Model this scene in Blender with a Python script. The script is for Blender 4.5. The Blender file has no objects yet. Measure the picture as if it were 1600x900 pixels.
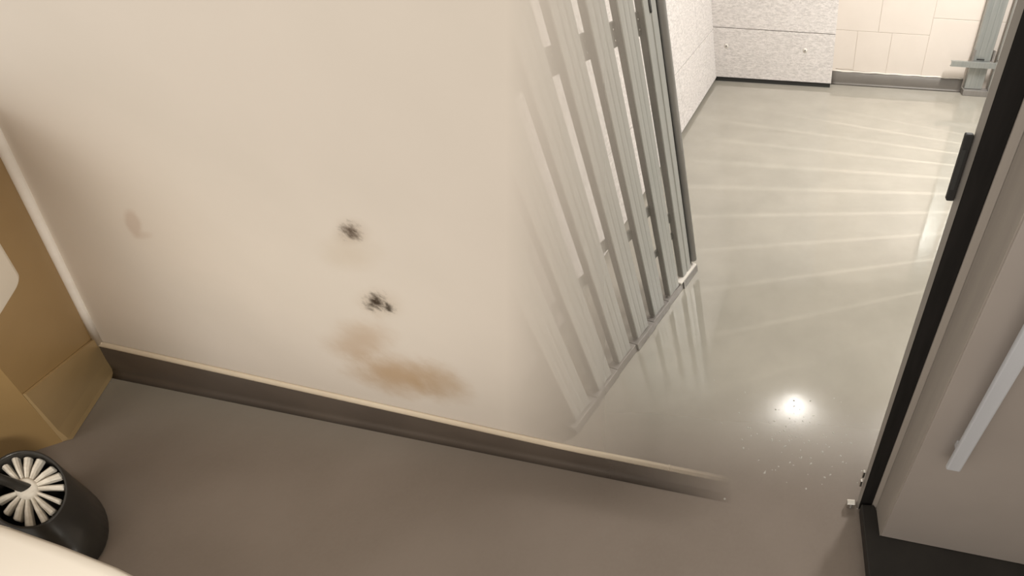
import bpy, bmesh, math, random
from mathutils import Vector, Matrix
random.seed(7)
sc = bpy.context.scene
COL = sc.collection

# ------------------------------------------------------------------ camera, world, lights, exposure
cam_d = bpy.data.cameras.new('camera'); cam = bpy.data.objects.new('camera', cam_d); COL.objects.link(cam)
FPX, PX, PY, CAM_H = 732.0, 1240.0, 450.0, 1.6
cam_d.sensor_fit = 'HORIZONTAL'; cam_d.sensor_width = 36.0
cam_d.lens = FPX / 1600 * 36.0
cam_d.shift_x = (800 - PX) / 1600
cam_d.clip_start = 0.02
down = Vector(((1190 - PX) / FPX, -(1250 - PY) / FPX, -1)).normalized()
up = -down
ax = Vector((1, -0.063, 0)); ax = (ax - up * ax.dot(up)).normalized()
ay = up.cross(ax)
cam.matrix_world = Matrix.Translation((0, 0, CAM_H)) @ Matrix((ax, ay, up)).to_4x4()
sc.camera = cam

world = bpy.data.worlds.new('world'); sc.world = world; world.use_nodes = True
world.node_tree.nodes['Background'].inputs[0].default_value = (1.0, 0.925, 0.83, 1)
world.node_tree.nodes['Background'].inputs[1].default_value = 0.66

def area(name, loc, rot, sx, sy, power, color):
    d = bpy.data.lights.new(name, 'AREA'); d.shape = 'RECTANGLE'; d.size = sx; d.size_y = sy
    d.energy = power; d.color = color
    o = bpy.data.objects.new(name, d); COL.objects.link(o); o.location = loc; o.rotation_euler = rot
    return o
area('bathroom_ceiling_light', (-0.55, -0.55, 2.55), (0, 0, 0), 0.6, 0.6, 4.5, (1.0, 0.95, 0.88))
bs_d = bpy.data.lights.new('corner_fill_spot', 'SPOT'); bs_d.energy = 235; bs_d.color = (1.0, 0.95, 0.87); bs_d.shadow_soft_size = 0.2  # added out-of-view fill, brightens the dark left corner
bs_d.spot_size = math.radians(38); bs_d.spot_blend = 1.0
bs = bpy.data.objects.new('corner_fill_spot', bs_d); COL.objects.link(bs); bs.location = (1.05, -0.50, 1.45)
bs.rotation_euler = (Vector((-2.6, 0.6, 0.15)) - bs.location).to_track_quat('-Z', 'Y').to_euler()
area('far_room_tube_light', (1.68, 3.25, 2.52), (0, math.radians(18), 0), 0.15, 0.8, 66, (1.0, 0.96, 0.92))
pl_d = bpy.data.lights.new('far_room_lamp_light', 'POINT'); pl_d.energy = 15; pl_d.color = (1.0, 0.97, 0.92); pl_d.shadow_soft_size = 0.02
pl_o = bpy.data.objects.new('far_room_lamp_light', pl_d); COL.objects.link(pl_o); pl_o.location = (0.08, 2.59, 2.44)
# work light on the far side of the right-hand stud partition: its light falls in streaks through the studs
wl_d = bpy.data.lights.new('work_light', 'SPOT'); wl_d.energy = 330; wl_d.color = (1.0, 0.95, 0.88)
wl_d.shadow_soft_size = 0.015; wl_d.spot_size = math.radians(85); wl_d.spot_blend = 0.8
wl = bpy.data.objects.new('work_light', wl_d); COL.objects.link(wl)
wl.location = (3.7, 2.95, 1.15)
wl.rotation_euler = (Vector((1.0, 2.6, 0.0)) - wl.location).to_track_quat('-Z', 'Y').to_euler()

sc.view_settings.view_transform = 'Standard'; sc.view_settings.look = 'None'
sc.view_settings.gamma = 1.0; sc.view_settings.use_curve_mapping = False
sc.view_settings.exposure = 0.55

# ------------------------------------------------------------------ material helpers
class NT:
    def __init__(self, name):
        self.m = bpy.data.materials.new(name); self.m.use_nodes = True
        self.t = self.m.node_tree; self.b = self.t.nodes['Principled BSDF']; self.out = self.t.nodes['Material Output']
    def n(self, typ, **kw):
        nd = self.t.nodes.new(typ)
        for k, v in kw.items(): setattr(nd, k, v)
        return nd
    def link(self, a, b): self.t.links.new(a, b)
    def setin(self, sock, v):
        if hasattr(v, 'is_linked') or isinstance(v, bpy.types.NodeSocket): self.link(v, sock)
        else: sock.default_value = v
    def math(self, op, a, b=0.0, c=0.0, clamp=False):
        nd = self.n('ShaderNodeMath', operation=op, use_clamp=clamp)
        for i, v in enumerate((a, b, c)): self.setin(nd.inputs[i], v)
        return nd.outputs[0]
    def coord(self): return self.n('ShaderNodeTexCoord').outputs['Object']
    def noise(self, scale, detail=3, rough=0.5, vec=None, stretch=None):
        v = vec if vec is not None else self.coord()
        if stretch:
            mp = self.n('ShaderNodeMapping'); mp.inputs['Scale'].default_value = stretch
            self.link(v, mp.inputs['Vector']); v = mp.outputs[0]
        nd = self.n('ShaderNodeTexNoise'); nd.inputs['Scale'].default_value = scale
        nd.inputs['Detail'].default_value = detail; nd.inputs['Roughness'].default_value = rough
        self.link(v, nd.inputs['Vector']); return nd.outputs['Fac']
    def smooth(self, v, lo, hi, a=0.0, b=1.0):
        nd = self.n('ShaderNodeMapRange', interpolation_type='SMOOTHSTEP')
        self.setin(nd.inputs['Value'], v)
        for k, q in (('From Min', lo), ('From Max', hi), ('To Min', a), ('To Max', b)): self.setin(nd.inputs[k], q)
        return nd.outputs[0]
    def lin(self, v, lo, hi, a=0.0, b=1.0):
        nd = self.n('ShaderNodeMapRange'); self.setin(nd.inputs['Value'], v)
        for k, q in (('From Min', lo), ('From Max', hi), ('To Min', a), ('To Max', b)): self.setin(nd.inputs[k], q)
        return nd.outputs[0]
    def mix(self, f, a, b):
        nd = self.n('ShaderNodeMix', data_type='RGBA')
        self.setin(nd.inputs[0], f)
        for s, v in ((nd.inputs[6], a), (nd.inputs[7], b)):
            self.setin(s, (*v, 1) if isinstance(v, tuple) and len(v) == 3 else v)
        return nd.outputs[2]
    def bump(self, hgt, strength, dist=0.002):
        nd = self.n('ShaderNodeBump'); nd.inputs['Strength'].default_value = strength; nd.inputs['Distance'].default_value = dist
        self.link(hgt, nd.inputs['Height']); self.link(nd.outputs[0], self.b.inputs['Normal'])

def simple(name, c1, c2=None, rough=0.5, metal=0.0, scale=6, stretch=None, bump=0, bscale=120, spec=0.5):
    t = NT(name)
    if c2: t.link(t.mix(t.lin(t.noise(scale, 4, .55, stretch=stretch), .3, .7), c1, c2), t.b.inputs['Base Color'])
    else: t.b.inputs['Base Color'].default_value = (*c1, 1)
    t.b.inputs['Roughness'].default_value = rough; t.b.inputs['Metallic'].default_value = metal
    t.b.inputs['Specular IOR Level'].default_value = spec
    if bump: t.bump(t.noise(bscale, 4, .6, stretch=stretch), bump)
    return t.m

# white plaster with mould spots and damp stains; optional feathered edge
STAINS = [  # x, z, then two rows of an ellipse matrix; strength, inner, colour, noise
    ((-0.9886, 0.9438, 18.618, -12.251, 3.816, -22.109), 0.30, 0.1, (0.36, 0.25, 0.15), 0.3),
    ((-1.0305, 0.8802, 10.094, -6.642, 2.572, -13.966), 0.22, 0.0, (0.50, 0.38, 0.22), 0.3),
    ((-1.0624, 0.7092, 12.395, -9.0, -0.081, -13.2), 0.35, 0.0, (0.45, 0.33, 0.20), 0.3),
    ((-1.2442, 0.5115, 7.48, -4.804, 2.108, -8.465), 0.45, 0.1, (0.46, 0.28, 0.13), 0.35),
    ((-1.2141, 0.3589, 4.891, -3.389, -0.284, -6.447), 0.70, 0.1, (0.46, 0.28, 0.12), 0.35),
    ((-1.0601, 0.3635, 7.679, -5.69, -3.681, -5.537), 0.5, 0.1, (0.46, 0.30, 0.15), 0.35),
    ((-1.6462, 0.8575, 36.515, -27.438, 10.227, -26.36), 0.30, 0.5, (0.42, 0.25, 0.16), 0.3),
    ((-1.6592, 0.8201, 26.309, -27.447, 10.883, -62.52), 0.2, 0.2, (0.45, 0.28, 0.18), 0.3),
    ((-0.9861, 0.9477, 29., -29.2, -12.2, -23.7), 0.92, -0.1, (0.075, 0.045, 0.025), 0.9),
    ((-1.0717, 0.7118, 25.5, -20.2, -3.05, -20.), 1.0, 0.0, (0.05, 0.033, 0.02), 0.9),
    ((-1.0416, 0.6952, 42., -35., -11., -32.), 0.92, 0.0, (0.05, 0.035, 0.022), 0.8),
]
def fade_factor(t, x, z, l0, l1):
    """1 at line l0, 0 at line l1; each line x = a + b z on the wall"""
    e0 = t.math('MULTIPLY_ADD', z, l0[1], l0[0]); e1 = t.math('MULTIPLY_ADD', z, l1[1], l1[0])
    return t.lin(x, e0, e1, 1.0, 0.0)
FADE0 = (-0.993, 0.3956); FADE1 = (-0.446, 0.1627)
def plaster(name, fade=False):
    t = NT(name)
    co = t.coord(); sep = t.n('ShaderNodeSeparateXYZ'); t.link(co, sep.inputs[0]); x, z = sep.outputs[0], sep.outputs[2]
    col = t.mix(t.lin(t.noise(2.2, 3, .5, co), .35, .65), (0.75, 0.685, 0.605), (0.79, 0.72, 0.64))
    big = t.noise(14, 4, .6, co); fine = t.noise(60, 4, .65, co)
    for (bx, bz, a, b, c, d), st, inner, rgb, nz in STAINS:
        dx = t.math('SUBTRACT', x, bx); dz = t.math('SUBTRACT', z, bz)
        p = t.math('MULTIPLY_ADD', dx, a, t.math('MULTIPLY', dz, b)); q = t.math('MULTIPLY_ADD', dx, c, t.math('MULTIPLY', dz, d))
        r = t.math('SQRT', t.math('ADD', t.math('MULTIPLY', p, p), t.math('MULTIPLY', q, q)))
        src = fine if nz > .6 else big
        r = t.math('MULTIPLY_ADD', t.math('SUBTRACT', src, 0.5), nz * 2.2, r)
        col = t.mix(t.smooth(r, inner, 1.1, st, 0.0), col, rgb)
    t.link(col, t.b.inputs['Base Color']); t.b.inputs['Roughness'].default_value = 0.55
    t.b.inputs['Specular IOR Level'].default_value = 0.3
    t.bump(t.noise(45, 3, .5, co), 0.06)
    if fade:
        f = fade_factor(t, x, t.math('MINIMUM', z, 1.5), FADE0, FADE1)
        tr = t.n('ShaderNodeBsdfTransparent'); mx = t.n('ShaderNodeMixShader')
        t.link(f, mx.inputs[0]); t.link(tr.outputs[0], mx.inputs[1]); t.link(t.b.outputs[0], mx.inputs[2]); t.link(mx.outputs[0], t.out.inputs[0])
    return t.m
M_plaster = plaster('white_plaster'); M_plaster_fade = plaster('feathered_white_plaster', True)

def feathered(name, c1, c2, rough, x0, x1):
    t = NT(name); co = t.coord(); sep = t.n('ShaderNodeSeparateXYZ'); t.link(co, sep.inputs[0])
    t.link(t.mix(t.lin(t.noise(5, 4, .5, co), .3, .7), c1, c2), t.b.inputs['Base Color']); t.b.inputs['Roughness'].default_value = rough
    f = t.lin(sep.outputs[0], x0, x1, 1.0, 0.0)
    tr = t.n('ShaderNodeBsdfTransparent'); mx = t.n('ShaderNodeMixShader')
    t.link(f, mx.inputs[0]); t.link(tr.outputs[0], mx.inputs[1]); t.link(t.b.outputs[0], mx.inputs[2]); t.link(mx.outputs[0], t.out.inputs[0])
    return t.m
M_base = feathered('grey_brown_vinyl_skirting', (0.078, 0.060, 0.047), (0.10, 0.078, 0.061), 0.5, -0.75, -0.16)
M_bead = feathered('cream_sealant_bead', (0.72, 0.62, 0.48), (0.66, 0.56, 0.43), 0.5, -0.75, -0.16)
M_bead_solid = simple('pale_sealant_bead', (0.88, 0.83, 0.76), (0.84, 0.78, 0.70), 0.5, scale=20)

def floor_mat():
    t = NT('sealed_floor')
    co = t.coord(); sep = t.n('ShaderNodeSeparateXYZ'); t.link(co, sep.inputs[0]); x, y = sep.outputs[0], sep.outputs[1]
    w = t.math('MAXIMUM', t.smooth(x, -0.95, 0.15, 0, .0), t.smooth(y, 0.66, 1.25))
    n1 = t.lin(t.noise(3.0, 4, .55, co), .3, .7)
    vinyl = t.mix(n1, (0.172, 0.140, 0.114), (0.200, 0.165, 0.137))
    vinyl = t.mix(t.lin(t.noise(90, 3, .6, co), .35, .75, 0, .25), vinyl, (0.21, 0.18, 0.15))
    scr_lit = t.mix(n1, (0.34, 0.322, 0.275), (0.39, 0.368, 0.315))
    t.link(t.mix(w, vinyl, scr_lit), t.b.inputs['Base Color'])  # paler far tone paints in the brighter light; wet finish is its own
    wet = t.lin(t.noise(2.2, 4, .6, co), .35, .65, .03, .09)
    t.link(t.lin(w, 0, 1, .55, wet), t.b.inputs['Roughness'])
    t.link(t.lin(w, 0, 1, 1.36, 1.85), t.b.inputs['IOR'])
    t.bump(t.noise(9, 5, .62, co), 0.13, 0.003)
    return t.m
M_floor = floor_mat()
M_brown = simple('tan_brown_wall_panel', (0.31, 0.198, 0.078), (0.345, 0.222, 0.09), 0.55, scale=3, bump=.05)
M_tan = simple('tan_cove_skirting', (0.40, 0.275, 0.13), (0.365, 0.25, 0.115), 0.5, scale=5)
M_black = simple('black_plastic', (0.022, 0.020, 0.018), (0.03, 0.027, 0.022), 0.32, scale=8)
M_blackin = simple('black_plastic_matte', (0.012, 0.011, 0.010), None, 0.6)
M_bristle = simple('white_bristle', (0.80, 0.75, 0.66), (0.62, 0.57, 0.49), 0.6, scale=60)
M_ceramic = simple('white_ceramic', (0.80, 0.75, 0.67), None, 0.12)
M_paper = simple('white_enamel', (0.78, 0.72, 0.62), None, 0.4)

def steel_mat(name, c1, c2, rough, metal=.55):
    t = NT(name); co = t.coord()
    s = t.lin(t.noise(9, 4, .6, co, stretch=(6, 6, 0.25)), .3, .7)
    t.link(t.mix(s, c1, c2), t.b.inputs['Base Color'])
    t.link(t.lin(s, 0, 1, rough - .06, rough + .08), t.b.inputs['Roughness']); t.b.inputs['Metallic'].default_value = metal
    return t.m
M_steel = steel_mat('galvanised_steel', (0.385, 0.39, 0.365), (0.445, 0.445, 0.42), .42, .15)
M_steel_dark = steel_mat('dull_galvanised_steel', (0.27, 0.255, 0.235), (0.33, 0.31, 0.29), .45, .4)
M_steel_blue = steel_mat('blue_grey_galvanised_steel', (0.36, 0.38, 0.37), (0.46, 0.47, 0.45), .35)
M_steel_clip = steel_mat('clip_steel', (0.20, 0.198, 0.18), (0.26, 0.255, 0.235), .45, .2)
M_tube = steel_mat('edge_tube_steel', (0.33, 0.325, 0.31), (0.38, 0.37, 0.355), .4, .3)
M_chrome = simple('bright_metal', (0.75, 0.74, 0.71), None, 0.22, 1.0)
M_hole = simple('dark_hole', (0.03, 0.03, 0.028), None, 0.8)
def woodwool():
    t = NT('white_wood_wool_panel'); co = t.coord()
    a = t.noise(30, 6, .75, co, stretch=(1, 1, 3.0)); b = t.noise(120, 4, .7, co, stretch=(1, 1, 1.8))
    c = t.mix(t.lin(a, .35, .62), (0.56, 0.53, 0.51), (0.84, 0.80, 0.775))
    c = t.mix(t.lin(b, .56, .68, 0, .6), c, (0.42, 0.40, 0.38))
    t.link(c, t.b.inputs['Base Color']); t.b.inputs['Roughness'].default_value = .85
    t.bump(b, .5, .004); return t.m
M_wool = woodwool()
M_block = simple('cream_painted_block', (0.70, 0.635, 0.57), (0.73, 0.665, 0.60), .5, scale=4, bump=.12, bscale=60)
M_joint = simple('block_joint', (0.50, 0.44, 0.38), (0.62, 0.55, 0.48), .8, scale=9)
M_cove = simple('grey_cove_skirting', (0.135, 0.122, 0.107), (0.155, 0.14, 0.122), .45, scale=5)
M_wall = simple('painted_wall', (0.72, 0.68, 0.62), None, .7)
M_ceil = simple('ceiling_paint', (0.62, 0.58, 0.53), None, .8)
M_gasket = simple('black_rubber_gasket', (0.008, 0.007, 0.006), (0.014, 0.012, 0.011), .7, scale=25, stretch=(3, 3, .3), spec=.2)
M_jamb = simple('grey_steel_jamb', (0.30, 0.275, 0.25), (0.34, 0.315, 0.285), .35, .3, stretch=(3, 3, .2))
M_reveal = simple('grey_brown_door_reveal', (0.36, 0.32, 0.28), (0.30, 0.265, 0.235), .42, stretch=(5, 5, .3))
M_door = simple('dark_taupe_door', (0.32, 0.283, 0.256), (0.36, 0.32, 0.29), .30, scale=2)
M_plinth = simple('near_black_plinth', (0.016, 0.014, 0.012), (0.024, 0.021, 0.018), .5, scale=9, spec=.3)
M_bar = simple('brushed_pale_metal', (0.66, 0.68, 0.72), (0.60, 0.62, 0.66), .35, .3, stretch=(4, 4, .3))
M_white = simple('white_filler', (0.78, 0.74, 0.68), None, .7)

# ------------------------------------------------------------------ object helpers (coordinates are in metres, world space)
def base_of(p):
    v = Vector((0, 0, 0))
    while p is not None: v += p.location; p = p.parent
    return v
def mesh(name, verts, faces, mat, parent=None, smooth=False, origin=None):
    o0 = base_of(parent)
    org = Vector(origin) if origin is not None else o0
    me = bpy.data.meshes.new(name); me.from_pydata([Vector(v) - org for v in verts], [], faces); me.update()
    bm = bmesh.new(); bm.from_mesh(me); bmesh.ops.recalc_face_normals(bm, faces=bm.faces); bm.to_mesh(me); bm.free()
    if smooth:
        for p in me.polygons: p.use_smooth = True
    me.materials.append(mat)
    o = bpy.data.objects.new(name, me); COL.objects.link(o)
    if parent is not None: o.parent = parent
    o.location = org - o0
    return o
def bevel(o, w, seg=2):
    m = o.modifiers.new('bevel', 'BEVEL'); m.width = w; m.segments = seg; m.limit_method = 'ANGLE'; return o
def empty(name, loc, parent=None):
    o = bpy.data.objects.new(name, None); COL.objects.link(o); o.empty_display_size = .1
    if parent is not None: o.parent = parent
    o.location = Vector(loc) - base_of(parent); return o
def tag(o, label, cat, group=None):
    o['label'] = label; o['category'] = cat
    if group: o['group'] = group
    return o
def struct(o, label=None):
    o['kind'] = 'structure'
    if label: o['label'] = label
    return o
BF = [(0, 1, 2, 3), (7, 6, 5, 4), (0, 4, 5, 1), (1, 5, 6, 2), (2, 6, 7, 3), (3, 7, 4, 0)]
def box(name, lo, hi, mat, parent=None, bev=0, origin=None):
    (a, b, c), (d, e, f) = lo, hi
    o = mesh(name, [(a, b, c), (d, b, c), (d, e, c), (a, e, c), (a, b, f), (d, b, f), (d, e, f), (a, e, f)], BF, mat, parent, origin=origin)
    return bevel(o, bev) if bev else o
def prism(name, poly, z0, z1, mat, parent=None, bev=0):
    """plan polygon extruded upwards"""
    n = len(poly)
    v = [(x, y, z0) for x, y in poly] + [(x, y, z1) for x, y in poly]
    f = [tuple(range(n)), tuple(range(2 * n - 1, n - 1, -1))] + [(i, (i + 1) % n, n + (i + 1) % n, n + i) for i in range(n)]
    o = mesh(name, v, f, mat, parent); return bevel(o, bev) if bev else o
def loft(name, loops, mat, parent=None, cap0=True, cap1=True, smooth=True):
    n = len(loops[0]); v = [p for l in loops for p in l]; f = []
    for k in range(len(loops) - 1):
        for i in range(n): f.append((k * n + i, k * n + (i + 1) % n, (k + 1) * n + (i + 1) % n, (k + 1) * n + i))
    if cap0: f.append(tuple(range(n)))
    if cap1: f.append(tuple(range((len(loops) - 1) * n, len(loops) * n)))
    o = mesh(name, v, f, mat, parent, smooth)
    return o
def tube(name, pts, r, mat, parent=None, n=10):
    pts = [Vector(p) for p in pts]; loops = []
    for i, p in enumerate(pts):
        d = (pts[min(i + 1, len(pts) - 1)] - pts[max(i - 1, 0)]).normalized()
        a = d.orthogonal().normalized(); b = d.cross(a); rr = r[i] if isinstance(r, (list, tuple)) else r
        if i and (a - pa).length > 1: a = pa - d * pa.dot(d); a.normalize(); b = d.cross(a)
        pa = a
        loops.append([p + (a * math.cos(t) + b * math.sin(t)) * rr for t in [2 * math.pi * k / n for k in range(n)]])
    return loft(name, loops, mat, parent)
def disc(name, c, nrm, r, h, mat, parent=None, n=16):
    c, d = Vector(c), Vector(nrm).normalized()
    return tube(name, [c, c + d * h], r, mat, parent, n)
def link_copy(o, parent, loc, rotz=None):
    c = o.copy(); COL.objects.link(c); c.parent = parent; c.location = loc
    if rotz is not None: c.rotation_euler = (0, 0, rotz)
    return c

# ------------------------------------------------------------------ THE SETTING
CEIL = 2.6
struct(box('floor', (-3.6, -1.5, -.08), (4.6, 5.0, 0), M_floor, origin=(0, 0, 0)), 'grey floor, dull vinyl at the left turning to wet shiny coating, coloured paler for its light, at the right')
struct(box('ceiling', (-1.2, .70, CEIL), (4.6, 5.0, CEIL + .08), M_ceil))
struct(box('wall_light_block', (1.25, -1.5, 0), (1.33, .38, CEIL), M_wall))  # added unseen blocker, keeps world light off the doorway floor
struct(box('wall_right', (4.5, .76, 0), (4.58, 5.0, CEIL), M_wall))

# white plaster wall (front): plane y = .676 - .1336 x
def wy(x, off=0.0): return .676 - .1336 * x + off
C0 = Vector((-2.66, wy(-2.66), 0)); CW = Vector((.86, 0, 1.04))       # slanted corner line with the brown wall
def corner(t):
    x = C0.x + CW.x * t; return (x, CW.z * t)
cx, cz = corner(1.12)
r0 = lambda z: FADE0[0] + FADE0[1] * z
r1 = lambda z: FADE1[0] + FADE1[1] * z
outline = [(C0.x, 0), (r0(0), 0), (r0(1.5), 1.5), (r0(1.5), CEIL), (cx, CEIL), (cx, cz)]
n = len(outline); T = .0125
vv = [(x, wy(x), z) for x, z in outline] + [(x, wy(x, T), z) for x, z in outline]
wf = mesh('wall_front', vv, [tuple(range(n)), tuple(range(2 * n - 1, n - 1, -1))] + [(i, (i + 1) % n, n + (i + 1) % n, n + i) for i in range(n)], M_plaster)
struct(wf, 'white plaster wall with mould spots and brown damp stains above dark skirting')
edge = [(r0(0.0), 0.0), (r1(0.0), 0.0), (r1(1.5), 1.5), (r0(1.5), 1.5), (r1(1.5), CEIL), (r0(1.5), CEIL)]
mesh('feathered_edge', [(x, wy(x), z) for x, z in edge], [(0, 1, 2, 3), (3, 2, 4, 5)], M_plaster_fade, wf)['label'] = 'plaster edge thinning away over the steel studs'

# skirting of the white wall (tapers a little towards the right)
def sk_h(x): return .105 + (.20 - .105) * min(1, max(0, (-.73 - x) / 1.75))
xs = [-2.66 + i * (2.5 / 24) for i in range(25)]
loops = []
for x in xs:
    h = sk_h(x)
    loops.append([(x, wy(x, -.003), h), (x, wy(x, -.010), h - .006), (x, wy(x, -.011), .03), (x, wy(x, -.018), .012), (x, wy(x, -.034), .0015), (x, wy(x, -.003), .0015)])
sk = struct(loft('baseboard_front', loops, M_base), 'dark grey-brown coved skirting under the white wall')
loops = []
for x in xs:
    h = sk_h(x)
    loops.append([(x, wy(x, -.001), h + .018), (x, wy(x, -.007), h + .013), (x, wy(x, -.0125), h + .002), (x, wy(x, -.011), h - .006), (x, wy(x, -.001), h - .006)])
loft('sealant_bead', loops, M_bead, sk)

# brown leaning wall at the left
P0 = Vector((C0.x, C0.y, 0)); W = Vector((.86, -.113, 1.04)); U1 = Vector((.172, -.301, 0)); U2 = Vector((-.30, -.216, 0))
Pk = P0 + U1
def bw(p, t): return p + W * t
TH = Vector((-.05, -.02, .03))
vs = [P0, Pk, Pk + U2, bw(P0, 1.12), bw(Pk, 1.12), bw(Pk + U2, 1.12)]
va = vs
vb = [v + TH for v in va]
m9 = len(va)
ff = [(0, 1, 4, 3), (1, 2, 5, 4)]
wl_o = mesh('wall_left', va + vb, ff + [tuple(i + m9 for i in q[::-1]) for q in ff], M_brown)
struct(wl_o, 'brown leaning wall beside the white wall')
# tan coved foot of the brown wall
nb = (U1.cross(W)).normalized() * -1
cv = []
for k in range(9):
    s = k / 8
    p = P0 + U1 * (1.0 * s) + Vector((.0, 0, 0))
    hh = .23 + .13 * s
    a = bw(p, hh)
    cv.append([a + nb * .001, a + nb * .006, bw(p, .10) + nb * .010, bw(p, .03) + nb * .016, p + Vector((.022, .012, .0015)), p + Vector((0, 0, .0015))])
struct(loft('baseboard_left', cv, M_tan, smooth=False), 'tan coved skirting at the foot of the brown wall')
pts = [(corner(t)[0] + .012, wy(corner(t)[0], -.006), corner(t)[1]) for t in (.20, .4, .6, .8, 1.0, 1.12)]
struct(tube('trim_1', pts, [.012, .010, .010, .010, .010, .010], M_bead_solid, n=12), 'pale sealant line in the corner of brown and white walls')

# ---- far room: panelled walls
XL, YB = -0.865, 4.62
def sx(y): return -.862 - (4.63 - y) * .0477          # face of the left panelled wall
side = struct(prism('wall_far_left', [(sx(5.0) - .05, 4.75), (sx(.9) - .05, .9), (sx(.9) - .15, .9), (sx(5) - .15, 4.75)], 0, CEIL, M_hole), 'side wall clad in white wood wool panels')
rows = [(.032, .4455), (.4510, .944), (.949, 1.44), (1.443, 2.0), (2.003, 2.58)]
for ri, (z0, z1) in enumerate(rows):
    ys = [4.625, 4.07, 2.87, 1.67, .92] if ri % 2 else [4.625, 3.47, 2.27, 1.07, .92]
    for y0, y1 in zip(ys[1:], ys[:-1]):
        a, b = y0 + .0012, y1 - .0012
        prism('panel', [(sx(a), a), (sx(b), b), (sx(b) - .045, b), (sx(a) - .045, a)], z0, z1, M_wool, side, .0015)
back = struct(box('wall_far_center', (-.95, 4.72, 0), (.20, 4.76, CEIL), M_hole), 'end wall clad in white wood wool panels')
zz = [(.042, .4635), (.4685, .945), (.948, 1.44), (1.443, 2.0), (2.003, 2.58)]
for z0, z1 in zz:
    if z0 < .1: box('gap_shade_strip', (-.86, YB + .012, .001), (.225, YB + .028, .041), M_hole, back)  # black strip painting the shadow in the gap under the panels
    p = box('panel', (-.862, YB, z0), (.232, YB + .03, z1), M_wool, back, .0015)
    for x, dz in ((-.752, .0), (-.032, .003)):
        z = (.0 if z0 < .1 else z0) + .316 + dz
        s = disc('screw_washer', (x, YB + .001, z), (0, -1, 0), .020, .003, M_white, p)
        disc('screw_head', (x, YB - .001, z), (0, -1, 0), .006, .003, M_hole, p, 8)
    box('panel_return', (.205, YB + .032, z0), (.229, 4.742, z1), M_wool, back, .001)

# ---- far room: block wall
blk = struct(box('wall_far', (.10, 4.7535, 0), (4.5, 4.86, CEIL), M_joint), 'cream painted block wall behind the panels')
def block(x0, x1, z0, z1, g=.0012):
    bevel(mesh('block', [(a, b, c) for c in (z0 + g, z1 - g) for a, b in ((x0 + g, 4.750), (x1 - g, 4.750), (x1 - g, 4.775), (x0 + g, 4.775))], BF, M_block, blk), .003)
for x0, x1, z0, z1 in [(.20, .436, 0, .474), (.436, .75, 0, .474), (.75, 1.09, 0, .474), (1.09, 1.50, 0, .615), (1.50, 1.95, 0, .615),
                       (.20, .621, .474, .95), (.621, 1.09, .474, .95), (1.09, 1.50, .615, 1.09), (1.50, 1.95, .615, 1.09),
                       (.20, .45, .95, 1.43), (.45, 1.09, .95, 1.43), (1.09, 1.50, 1.09, 1.57), (1.50, 1.95, 1.09, 1.57),
                       (.20, .7, 1.43, 2.58), (.7, 1.09, 1.43, 2.58), (1.09, 1.5, 1.57, 2.58), (1.5, 1.95, 1.57, 2.58), (1.95, 3.2, 0, 2.58), (3.2, 4.49, 0, 2.58)]:
    block(x0, x1, z0, z1)
lp = []
for i in range(25):
    x = .235 + i * (1.50 - .235) / 24; h = .116 + .004 * math.sin(i * 1.7) * .6 + .002 * math.sin(i * .6)
    lp.append([(x, 4.7495, h), (x, 4.742, h - .004), (x, 4.741, .025), (x, 4.736, .010), (x, 4.722, .0015), (x, 4.7495, .0015)])
cb = struct(loft('baseboard_far', lp, M_cove), 'grey coved skirting along the cream block wall')
lp = []
for i in range(25):
    x = .24 + i * (1.49 - .24) / 24; h = .121 + .004 * math.sin(i * 1.7 + .4) * .6
    lp.append((x, 4.747, h))
tube('sealant_bead', lp, .006, M_white, cb, 8)
struct(tube('trim_2', [(.27 + .03 * i, 4.748, .143 - .0015 * i + .008 * math.exp(-((i - 4) / 1.5) ** 2)) for i in range(16)], .0022, M_joint, n=6), 'thin wire lying along the top of the grey skirting')

# ------------------------------------------------------------------ LEFT STUD PARTITION
A = Vector((-.779, .867, 0)); B = Vector((-.522, 1.811, 0)); Uv = (B - A).normalized(); Nv = Vector((Uv.y, -Uv.x, 0))   # Nv faces the doorway side
ang = math.atan2(Uv.y, Uv.x)
part = tag(empty('stud_partition', (A + B) / 2), 'bare galvanised steel stud partition beside the white wall, seen at a slant', 'stud partition')
def profile_mesh(name, prof, z0, z1, mat, thick=.0014):
    """open profile (u, n) extruded in z, given thickness"""
    v = [(a, -b, z0) for a, b in prof] + [(a, -b, z1) for a, b in prof]; k = len(prof)
    me = bpy.data.meshes.new(name); me.from_pydata(v, [], [(i, i + 1, k + i + 1, k + i) for i in range(k - 1)]); me.materials.append(mat); me.update()
    return me
def place(name, me, parent, pos, rot, solid=.0014):
    o = bpy.data.objects.new(name, me); COL.objects.link(o); o.parent = parent
    o.location = Vector(pos) - base_of(parent); o.rotation_euler = (0, 0, rot)
    if solid:
        s = o.modifiers.new('sheet', 'SOLIDIFY'); s.thickness = solid; s.offset = 0
    return o
def stud_profile(w, d, grooves=True):
    p = [(.010, -d), (0, -d), (0, -.002), (.002, 0)]
    if grooves:
        for g in (.30, .62):
            p += [(w * g - .006, 0), (w * g - .003, -.0009), (w * g + .003, -.0009), (w * g + .006, 0)]
    p += [(w - .002, 0), (w, -.002), (w, -d), (w - .010, -d)]
    return p
PITCH = .1413; FW = .084; FD = .026; STUD_TOP = 2.56
me_stud = profile_mesh('stud', stud_profile(FW, FD), .045, STUD_TOP, M_steel)
M_flange_shade = simple('flange_shade_grey', (0.25, 0.237, 0.215), (0.285, 0.27, 0.245), .8, scale=9)  # dark strip colour paints the shade on each stud's near-facing flange
me_flange_shade = bpy.data.meshes.new('flange_shade_strip')
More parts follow.
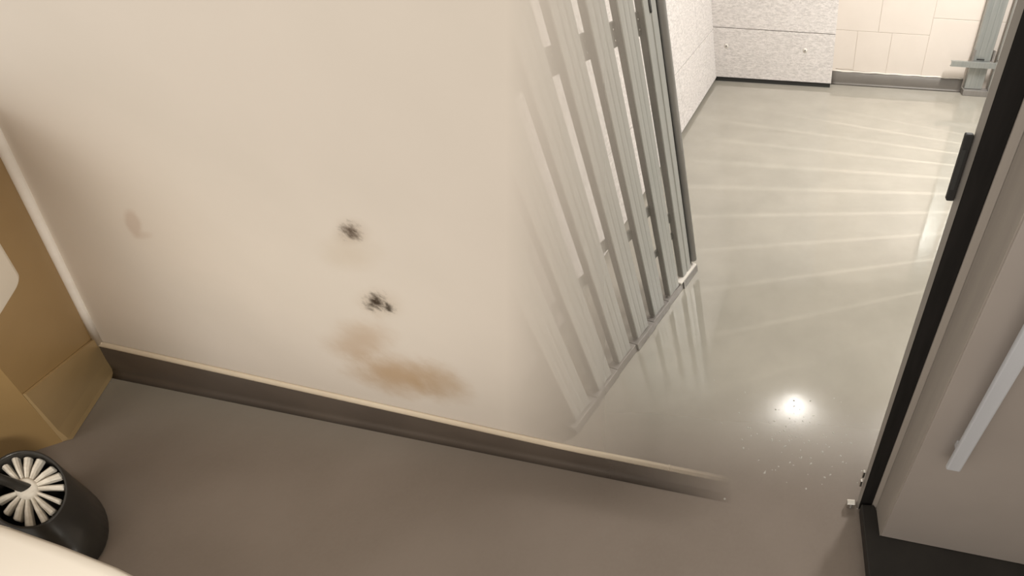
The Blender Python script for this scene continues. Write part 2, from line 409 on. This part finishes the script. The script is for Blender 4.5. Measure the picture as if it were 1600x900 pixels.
me_flange_shade.from_pydata([(a, b, c) for c in (.046, STUD_TOP - .001) for a, b in ((-.0028, FD), (-.0009, FD), (-.0009, .0035), (-.0028, .0035))], [], BF); me_flange_shade.materials.append(M_flange_shade)
t_slot = (Vector((-.553, 1.697, 0)) - A).dot(Uv) - .026        # right-hand slot, next to the end post
LM = lambda u, nn, z: A + Uv * u + Nv * nn + Vector((0, 0, z))
GAP = PITCH - FW
def ubox(name, u0, u1, n0, n1, z0, z1, mat, parent, bev=0):
    o = mesh(name, [LM(a, b, c) for c in (z0, z1) for a, b in ((u0, n0), (u1, n0), (u1, n1), (u0, n1))], BF, mat, parent)
    return bevel(o, bev) if bev else o
slot_u = [t_slot - i * PITCH for i in range(7)]
for i in range(6):
    u = slot_u[i] - FW                       # this stud ends where slot i begins
    s = place('stud', me_stud, part, LM(u, 0, 0), ang)
    place('flange_shade_strip', me_flange_shade, part, LM(u, 0, 0), ang, 0)
    # connector clip across the slot at breast height, with two screws
    zc = 1.172
    c = ubox('clip', slot_u[i] - .004, slot_u[i] + GAP + .004, -.030, -.020, zc - .035, zc + .035, M_steel_clip, part, .001)
    for dz in (-.015, .016):
        disc('screw', LM(slot_u[i] + .040, -.020, zc + dz), Nv, .004, .003, M_chrome, c, 8)
    z2 = (.40, .52, .50, .55, .5, .5)[i]
    ubox('clip', slot_u[i] - .004, slot_u[i] + GAP + .004, -.030, -.020, z2 - .02, z2 + .02, M_steel_clip, part, .001)
    if i < 2: ubox('clip', slot_u[i] - .004, slot_u[i] + GAP + .004, -.030, -.020, .290, .318, M_steel_clip, part, .001)
# end post: stud face, dark groove, rounded edge
ue = slot_u[0] + GAP
me_end = profile_mesh('end_stud', [(.010, -.03), (0, -.03), (0, -.002), (.002, 0), (.030, 0), (.034, -.003), (.042, -.003), (.046, 0), (.078, 0), (.080, -.02)], .055, STUD_TOP, M_steel)
eo = place('end_stud', me_end, part, LM(ue - .006, 0, 0), ang)
place('flange_shade_strip', me_flange_shade, part, LM(ue - .006, 0, 0), ang, 0)
ubox('groove', ue + .075, ue + .100, -.030, -.010, .06, STUD_TOP, M_hole, part)
def round_post(u, nn, r, z0, z1, mat, name):
    return tube(name, [LM(u, nn, z0), LM(u, nn, z1)], r, mat, part, 14)
round_post(ue + .113, -.006, .0185, .075, STUD_TOP, M_tube, 'edge_tube')
# slotted hole in the end post
zc = 1.22
lp = [LM(ue + .034 + .007 * math.cos(q), .0012, zc + (.016 if math.sin(q) > 0 else -.016) + .006 * math.sin(q)) for q in [2 * math.pi * k / 16 for k in range(16)]]
li = [p + Nv * .0006 for p in lp]
loft('slotted_hole', [lp, li], M_hole, part)
# floor track under each stud, stepped, with filler line
me_track = None
for i in range(6):
    u = slot_u[i] - FW - GAP * .5
    j = .004 * ((i * 37) % 3 - 1)
    ubox('floor_track', u, u + PITCH * .985, -.034 + j, .010 + j, .001, .040, M_steel_dark, part, .0015)
ubox('floor_track', ue - GAP * .5, ue + .118, -.034, .012, .001, .042, M_steel_dark, part, .0015)
ubox('filler_strip', ue - .050, ue + .112, -.03, .011, .0425, .054, M_white, part, .003)
struct(box('trim_3', (-1.0, .80, CEIL - .03), (-.4, 1.95, CEIL), M_steel_dark), 'ceiling track above the stud partition')

# ------------------------------------------------------------------ RIGHT STUD PARTITION (far corner and along the right)
rp = tag(empty('stud_partition', (1.75, 4.0, 0)), 'blue-grey steel stud partition in the far right corner behind the doorway jamb', 'stud partition')
me_r = profile_mesh('stud', stud_profile(.165, .05), .055, STUD_TOP, M_steel_blue)
me_r2 = profile_mesh('stud', stud_profile(.10, .05), .055, STUD_TOP, M_steel_blue)
place('stud', me_r, rp, (1.515, 4.685, 0), 0)
place('stud', me_r2, rp, (1.735, 4.66, 0), math.radians(-8))
me_r3 = profile_mesh('stud', stud_profile(.118, .04), .01, STUD_TOP, M_steel_blue)
for i in range(26):
    place('stud', me_r3, rp, (1.90, 4.52 - i * .1413, 0), -math.pi / 2)
box('floor_track', (1.50, 4.640, .001), (1.86, 4.735, .05), M_steel_dark, rp, .002)
box('floor_track', (1.855, .9, .001), (1.905, 4.635, .012), M_steel_dark, rp, .002)
box('beam_blocker', (1.945, .9, .70), (1.957, 4.70, STUD_TOP), M_wall, rp)  # added unseen blocker, keeps the work light's beams down on the floor
# cross rail (channel)
yr = 4.63
rail = mesh('cross_rail', [(x, y, z) for x in (1.315, 1.80) for y, z in ((yr + .03, .305), (yr, .305), (yr, .258), (yr + .03, .258), (yr + .03, .262), (yr + .004, .262), (yr + .004, .301), (yr + .03, .301))],
            [(0, 1, 2, 3, 4, 5, 6, 7), (15, 14, 13, 12, 11, 10, 9, 8)] + [(i, (i + 1) % 8, 8 + (i + 1) % 8, 8 + i) for i in range(8)], M_steel_blue, rp)
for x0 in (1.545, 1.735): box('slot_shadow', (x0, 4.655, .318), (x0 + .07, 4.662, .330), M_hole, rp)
for x0 in (1.508, 1.686): box('stud_insert', (x0, 4.665, .305), (x0 + .016, 4.70, .40), M_steel_dark, rp)

# ------------------------------------------------------------------ DOORWAY at the right
dj = tag(empty('door_jamb', (.30, .66, 0)), 'black and grey steel door jamb standing at the right of the wet floor', 'door jamb')
H = 2.3
prism('edge_strip', [(.2575, .688), (.2622, .672), (.266, .690), (.261, .699)], .002, H, M_jamb, dj)
prism('gasket', [(.2625, .672), (.301, .668), (.303, .700), (.2665, .70)], .002, H, M_gasket, dj, .002)
prism('rebate', [(.3015, .668), (.312, .655), (.33, .66), (.33, .70), (.3035, .70)], .05, H, M_reveal, dj, .002)
# strike plate
st = box('strike_plate', (.2435, .683, 1.193), (.2565, .694, 1.308), M_blackin, dj, .002)
box('latch_slot', (.2440, .6815, 1.215), (.2500, .6835, 1.285), M_hole, st)
ft = box('foot_bracket', (.222, .672, .002), (.250, .690, .030), M_chrome, dj, .002)
for z in (.010, .022): disc('screw', (.236, .6725, z), (0, -1, 0), .0042, .003, M_steel_dark, ft, 10)
for z in (.145, .205): box('hinge_clip', (.246, .681, z), (.2535, .69, z + .035), M_chrome, dj, .001)

dd = tag(empty('door', (.6, .53, 0)), 'dark taupe door leaf with a pale vertical bar at the right edge', 'door')
q0, q1 = Vector((.318, .568, 0)), Vector((.95, .485, 0)); du = (q1 - q0).normalized(); dnv = Vector((du.y, -du.x, 0))
def dbox(name, u0, u1, n0, n1, z0, z1, mat, parent, bev=0):
    o = mesh(name, [q0 + du * a + dnv * b + Vector((0, 0, c)) for c in (z0, z1) for a, b in ((u0, n0), (u1, n0), (u1, n1), (u0, n1))], BF, mat, parent)
    return bevel(o, bev) if bev else o
dbox('leaf', 0, .9, -.045, 0, .062, H, M_door, dd, .003)
prism('reveal', [(.3115, .652), (q0.x - .003, q0.y), (q0.x + .012, q0.y + .006), (.335, .652)], .062, H, M_reveal, dd, .001)
hb = dbox('pale_bar', .060, .093, .022, .034, .585, 1.75, M_bar, dd, .004)  # pale upright bar set off the leaf
for z in (.64, 1.70): dbox('bar_post', .068, .085, 0, .022, z, z + .02, M_bar, dd)
pl = tag(prism('door_plinth', [(.264, .664), (.276, .40), (1.3, .30), (1.3, .50), (.335, .60), (.305, .664)], .001, .06, M_plinth), 'near-black plinth under the taupe door', 'plinth')
bevel(pl, .004)
struct(box('wall_door_side', (.335, .70, 0), (4.5, .76, CEIL), M_wall))

# ------------------------------------------------------------------ BATHROOM THINGS
# toilet: only the far edge of its white rim shows
tc = Vector((-1.636, .022, 0)); td = Vector((.98, -.2, 0)).normalized(); tn = Vector((.2, .98, 0)).normalized()
toilet = tag(empty('toilet', tc), 'white ceramic toilet in the bottom left corner', 'toilet')
def sup(a, b, z, e=3.2, n=48, off=0):
    out = []
    for k in range(n):
        t = 2 * math.pi * k / n; c, s = math.cos(t), math.sin(t)
        out.append(tc + td * (math.copysign(abs(c) ** (2 / e), c) * a + off) + tn * (math.copysign(abs(s) ** (2 / e), s) * b) + Vector((0, 0, z)))
    return out
loft('bowl', [sup(.30, .12, .001), sup(.30, .13, .05), sup(.36, .15, .20), sup(.50, .22, .33), sup(.54, .265, .388)], M_ceramic, toilet)
loft('seat', [sup(.56, .280, .3885), sup(.572, .292, .396), sup(.575, .296, .406), sup(.570, .291, .416), sup(.555, .277, .420)], M_ceramic, toilet)

# toilet brush in its holder
bc = Vector((-2.176, .469, 0)); rc = Vector((-2.141, .507, .18))
tilt = math.radians(35); dh = Vector((-rc.x, -rc.y, 0)).normalized()
rn = Vector((0, 0, 1)) * math.cos(tilt) + dh * math.sin(tilt)
e1 = dh * math.cos(tilt) - Vector((0, 0, 1)) * math.sin(tilt); e2 = rn.cross(e1)
E1 = (e1 * -.877 + e2 * .4805).normalized(); E2 = rn.cross(E1)
def rim(s, off=0, n=40, ph=0):
    return [rc + E1 * (math.cos(t) * .120 * s) + E2 * (math.sin(t) * .062 * s) + rn * off for t in [2 * math.pi * k / n + ph for k in range(n)]]
b1 = Vector((-.884, .468, 0)); b2 = Vector((-.468, -.884, 0))
if b1.dot(E1) < 0: b1 = -b1
if b2.dot(E2) < 0: b2 = -b2
def bas(s, z): return [bc + b1 * (math.cos(t) * .225 * s) + b2 * (math.sin(t) * .083 * s) + Vector((0, 0, z)) for t in [2 * math.pi * k / 40 for k in range(40)]]
def lerp(l0, l1, f): return [p.lerp(q, f) for p, q in zip(l0, l1)]
hold = tag(empty('brush_holder', bc), 'black toilet brush holder with a slanted oval mouth, standing by the brown wall', 'brush holder')
B0, R0 = bas(1, .004), rim(1)
loft('cup', [bas(.97, .001), B0, lerp(B0, R0, .5), R0, rim(.985, .003), rim(.93, .001), lerp(bas(.86, .02), rim(.92), .45)], M_black, hold, True, False)
loft('cup_bottom', [lerp(bas(.86, .02), rim(.92), .44), lerp(bas(.86, .02), rim(.92), .45)], M_blackin, hold)
br = tag(empty('toilet_brush', rc), 'white bristle toilet brush with black handle, resting in the black holder', 'toilet brush')
def rp_(t, s, off): return rc + E1 * (math.cos(t) * .120 * s) + E2 * (math.sin(t) * .062 * s) + rn * off
NB = 16
for k in range(NB):
    if k in (2, 3): continue
    t = 2 * math.pi * k / NB + .1 + random.uniform(-.06, .06); wd = .085 + .04 * random.random(); ln = .78 + .14 * random.random()
    lps = []
    for s, hw, o1, o0 in ((.20, .20, .004, -.02), (.55, wd * 1.15, .004, -.022), (ln, wd, -.006, -.03), (ln + .03, wd * .7, -.012, -.028)):
        lps.append([rp_(t - hw, s, o1 - .006), rp_(t - hw * .4, s, o1), rp_(t + hw * .4, s, o1), rp_(t + hw, s, o1 - .006), rp_(t + hw, s, o0), rp_(t - hw, s, o0)])
    loft('bristle_tuft', lps, M_bristle, br, smooth=False)
loft('hub', [rim(.26, -.03, 20), rim(.28, .004, 20), rim(.22, .012, 20), rim(.10, .014, 20)], M_bristle, br)
hp = rc + rn * .01
tube('handle', [hp, hp + Vector((-.01, .0, .06)), hp + Vector((-.02, 0, .20)), hp + Vector((-.03, 0, .33))], [.012, .010, .010, .012], M_black, br, 12)

# white paper dispenser on the brown wall (only its lower corner shows)
wu = W.normalized(); uu = U1.normalized()
nn = -(uu.cross(wu)).normalized()
if nn.z > 0: nn = -nn
d0 = P0 + U1 * .68 + W * .780
disp = tag(empty('paper_dispenser', d0), 'white rounded paper dispenser on the brown wall at the left edge', 'paper dispenser')
wv = wu; uu = nn.cross(wv)
if uu.dot(U1) < 0: uu = -uu
def db(u, w, o): return d0 + uu * u + wv * w + nn * o
def rr(a0, a1, w0, w1, r, o, n=6):
    out = []
    for cxx, cww, s in ((a1 - r, w1 - r, 0), (a0 + r, w1 - r, 1), (a0 + r, w0 + r, 2), (a1 - r, w0 + r, 3)):
        for k in range(n + 1):
            t = math.pi / 2 * (s + k / n); out.append(db(cxx + r * math.cos(t), cww + r * math.sin(t), o))
    return out
loft('cover', [rr(0, .26, 0, .34, .03, .002), rr(0, .26, 0, .34, .03, .045), rr(.006, .254, .006, .334, .028, .056), rr(.02, .24, .02, .32, .02, .060)], M_paper, disp)
loft('lid_seam', [rr(.11, .17, .16, .24, .01, .0602), rr(.11, .17, .16, .24, .01, .062)], M_jamb, disp)

# ------------------------------------------------------------------ far room ceiling lamp (seen mirrored in the wet floor) and rails
lamp = tag(empty('ceiling_lamp', (.08, 2.59, CEIL)), 'round ceiling lamp mirrored as a bright spot in the wet floor', 'lamp')
t = NT('lit_diffuser'); t.b.inputs['Emission Color'].default_value = (1, .97, .92, 1); t.b.inputs['Emission Strength'].default_value = 110
tube('lamp_body', [(.08, 2.59, CEIL - .002), (.08, 2.59, CEIL - .04)], [.10, .09], M_white, lamp, 24)
tube('diffuser', [(.08, 2.59, CEIL - .0405), (.08, 2.59, CEIL - .06), (.08, 2.59, CEIL - .07)], [.03, .028, .012], t.m, lamp, 24)
for y0, y1 in ((2.47, 2.36), (2.32, 2.22)):
    o = prism('ceiling_rail', [(-.9, y0 + .06), (.55, y1 + .02), (.55, y1 + .06), (-.9, y0 + .10)], CEIL - .03, CEIL - .002, M_hole)
    tag(o, 'dark ceiling rail nearest the round lamp' if y0 > 2.4 else 'dark ceiling rail nearer the doorway than its twin', 'rail', 'ceiling rails')

# ------------------------------------------------------------------ water droplets around the mirrored lamp
vs, fs = [], []
for k in range(110):
    x = random.gauss(.04, .12); y = random.gauss(.93, .10); r = random.uniform(.0012, .0042); q = random.uniform(.7, 1.6); a = random.random() * 3
    b0 = len(vs); vs.append((x, y, r * .30 + .0002))
    for s, hz in ((.6, .22), (1, 0.0)):
        for j in range(8):
            tt = j * math.pi / 4; px_, py_ = math.cos(tt) * r * q * s, math.sin(tt) * r / q * s
            vs.append((x + px_ * math.cos(a) - py_ * math.sin(a), y + px_ * math.sin(a) + py_ * math.cos(a), r * hz + .0002))
    for j in range(8):
        fs.append((b0, b0 + 1 + j, b0 + 1 + (j + 1) % 8)); fs.append((b0 + 1 + j, b0 + 9 + j, b0 + 9 + (j + 1) % 8, b0 + 1 + (j + 1) % 8))
M_water = NT('water'); M_water.b.inputs['Base Color'].default_value = (.40, .38, .34, 1); M_water.b.inputs['Roughness'].default_value = .03
wd = mesh('water_droplets', vs, fs, M_water.m, None, True)
wd['label'] = 'small water droplets on the wet floor around the mirrored lamp'; wd['kind'] = 'stuff'; wd['category'] = 'water'
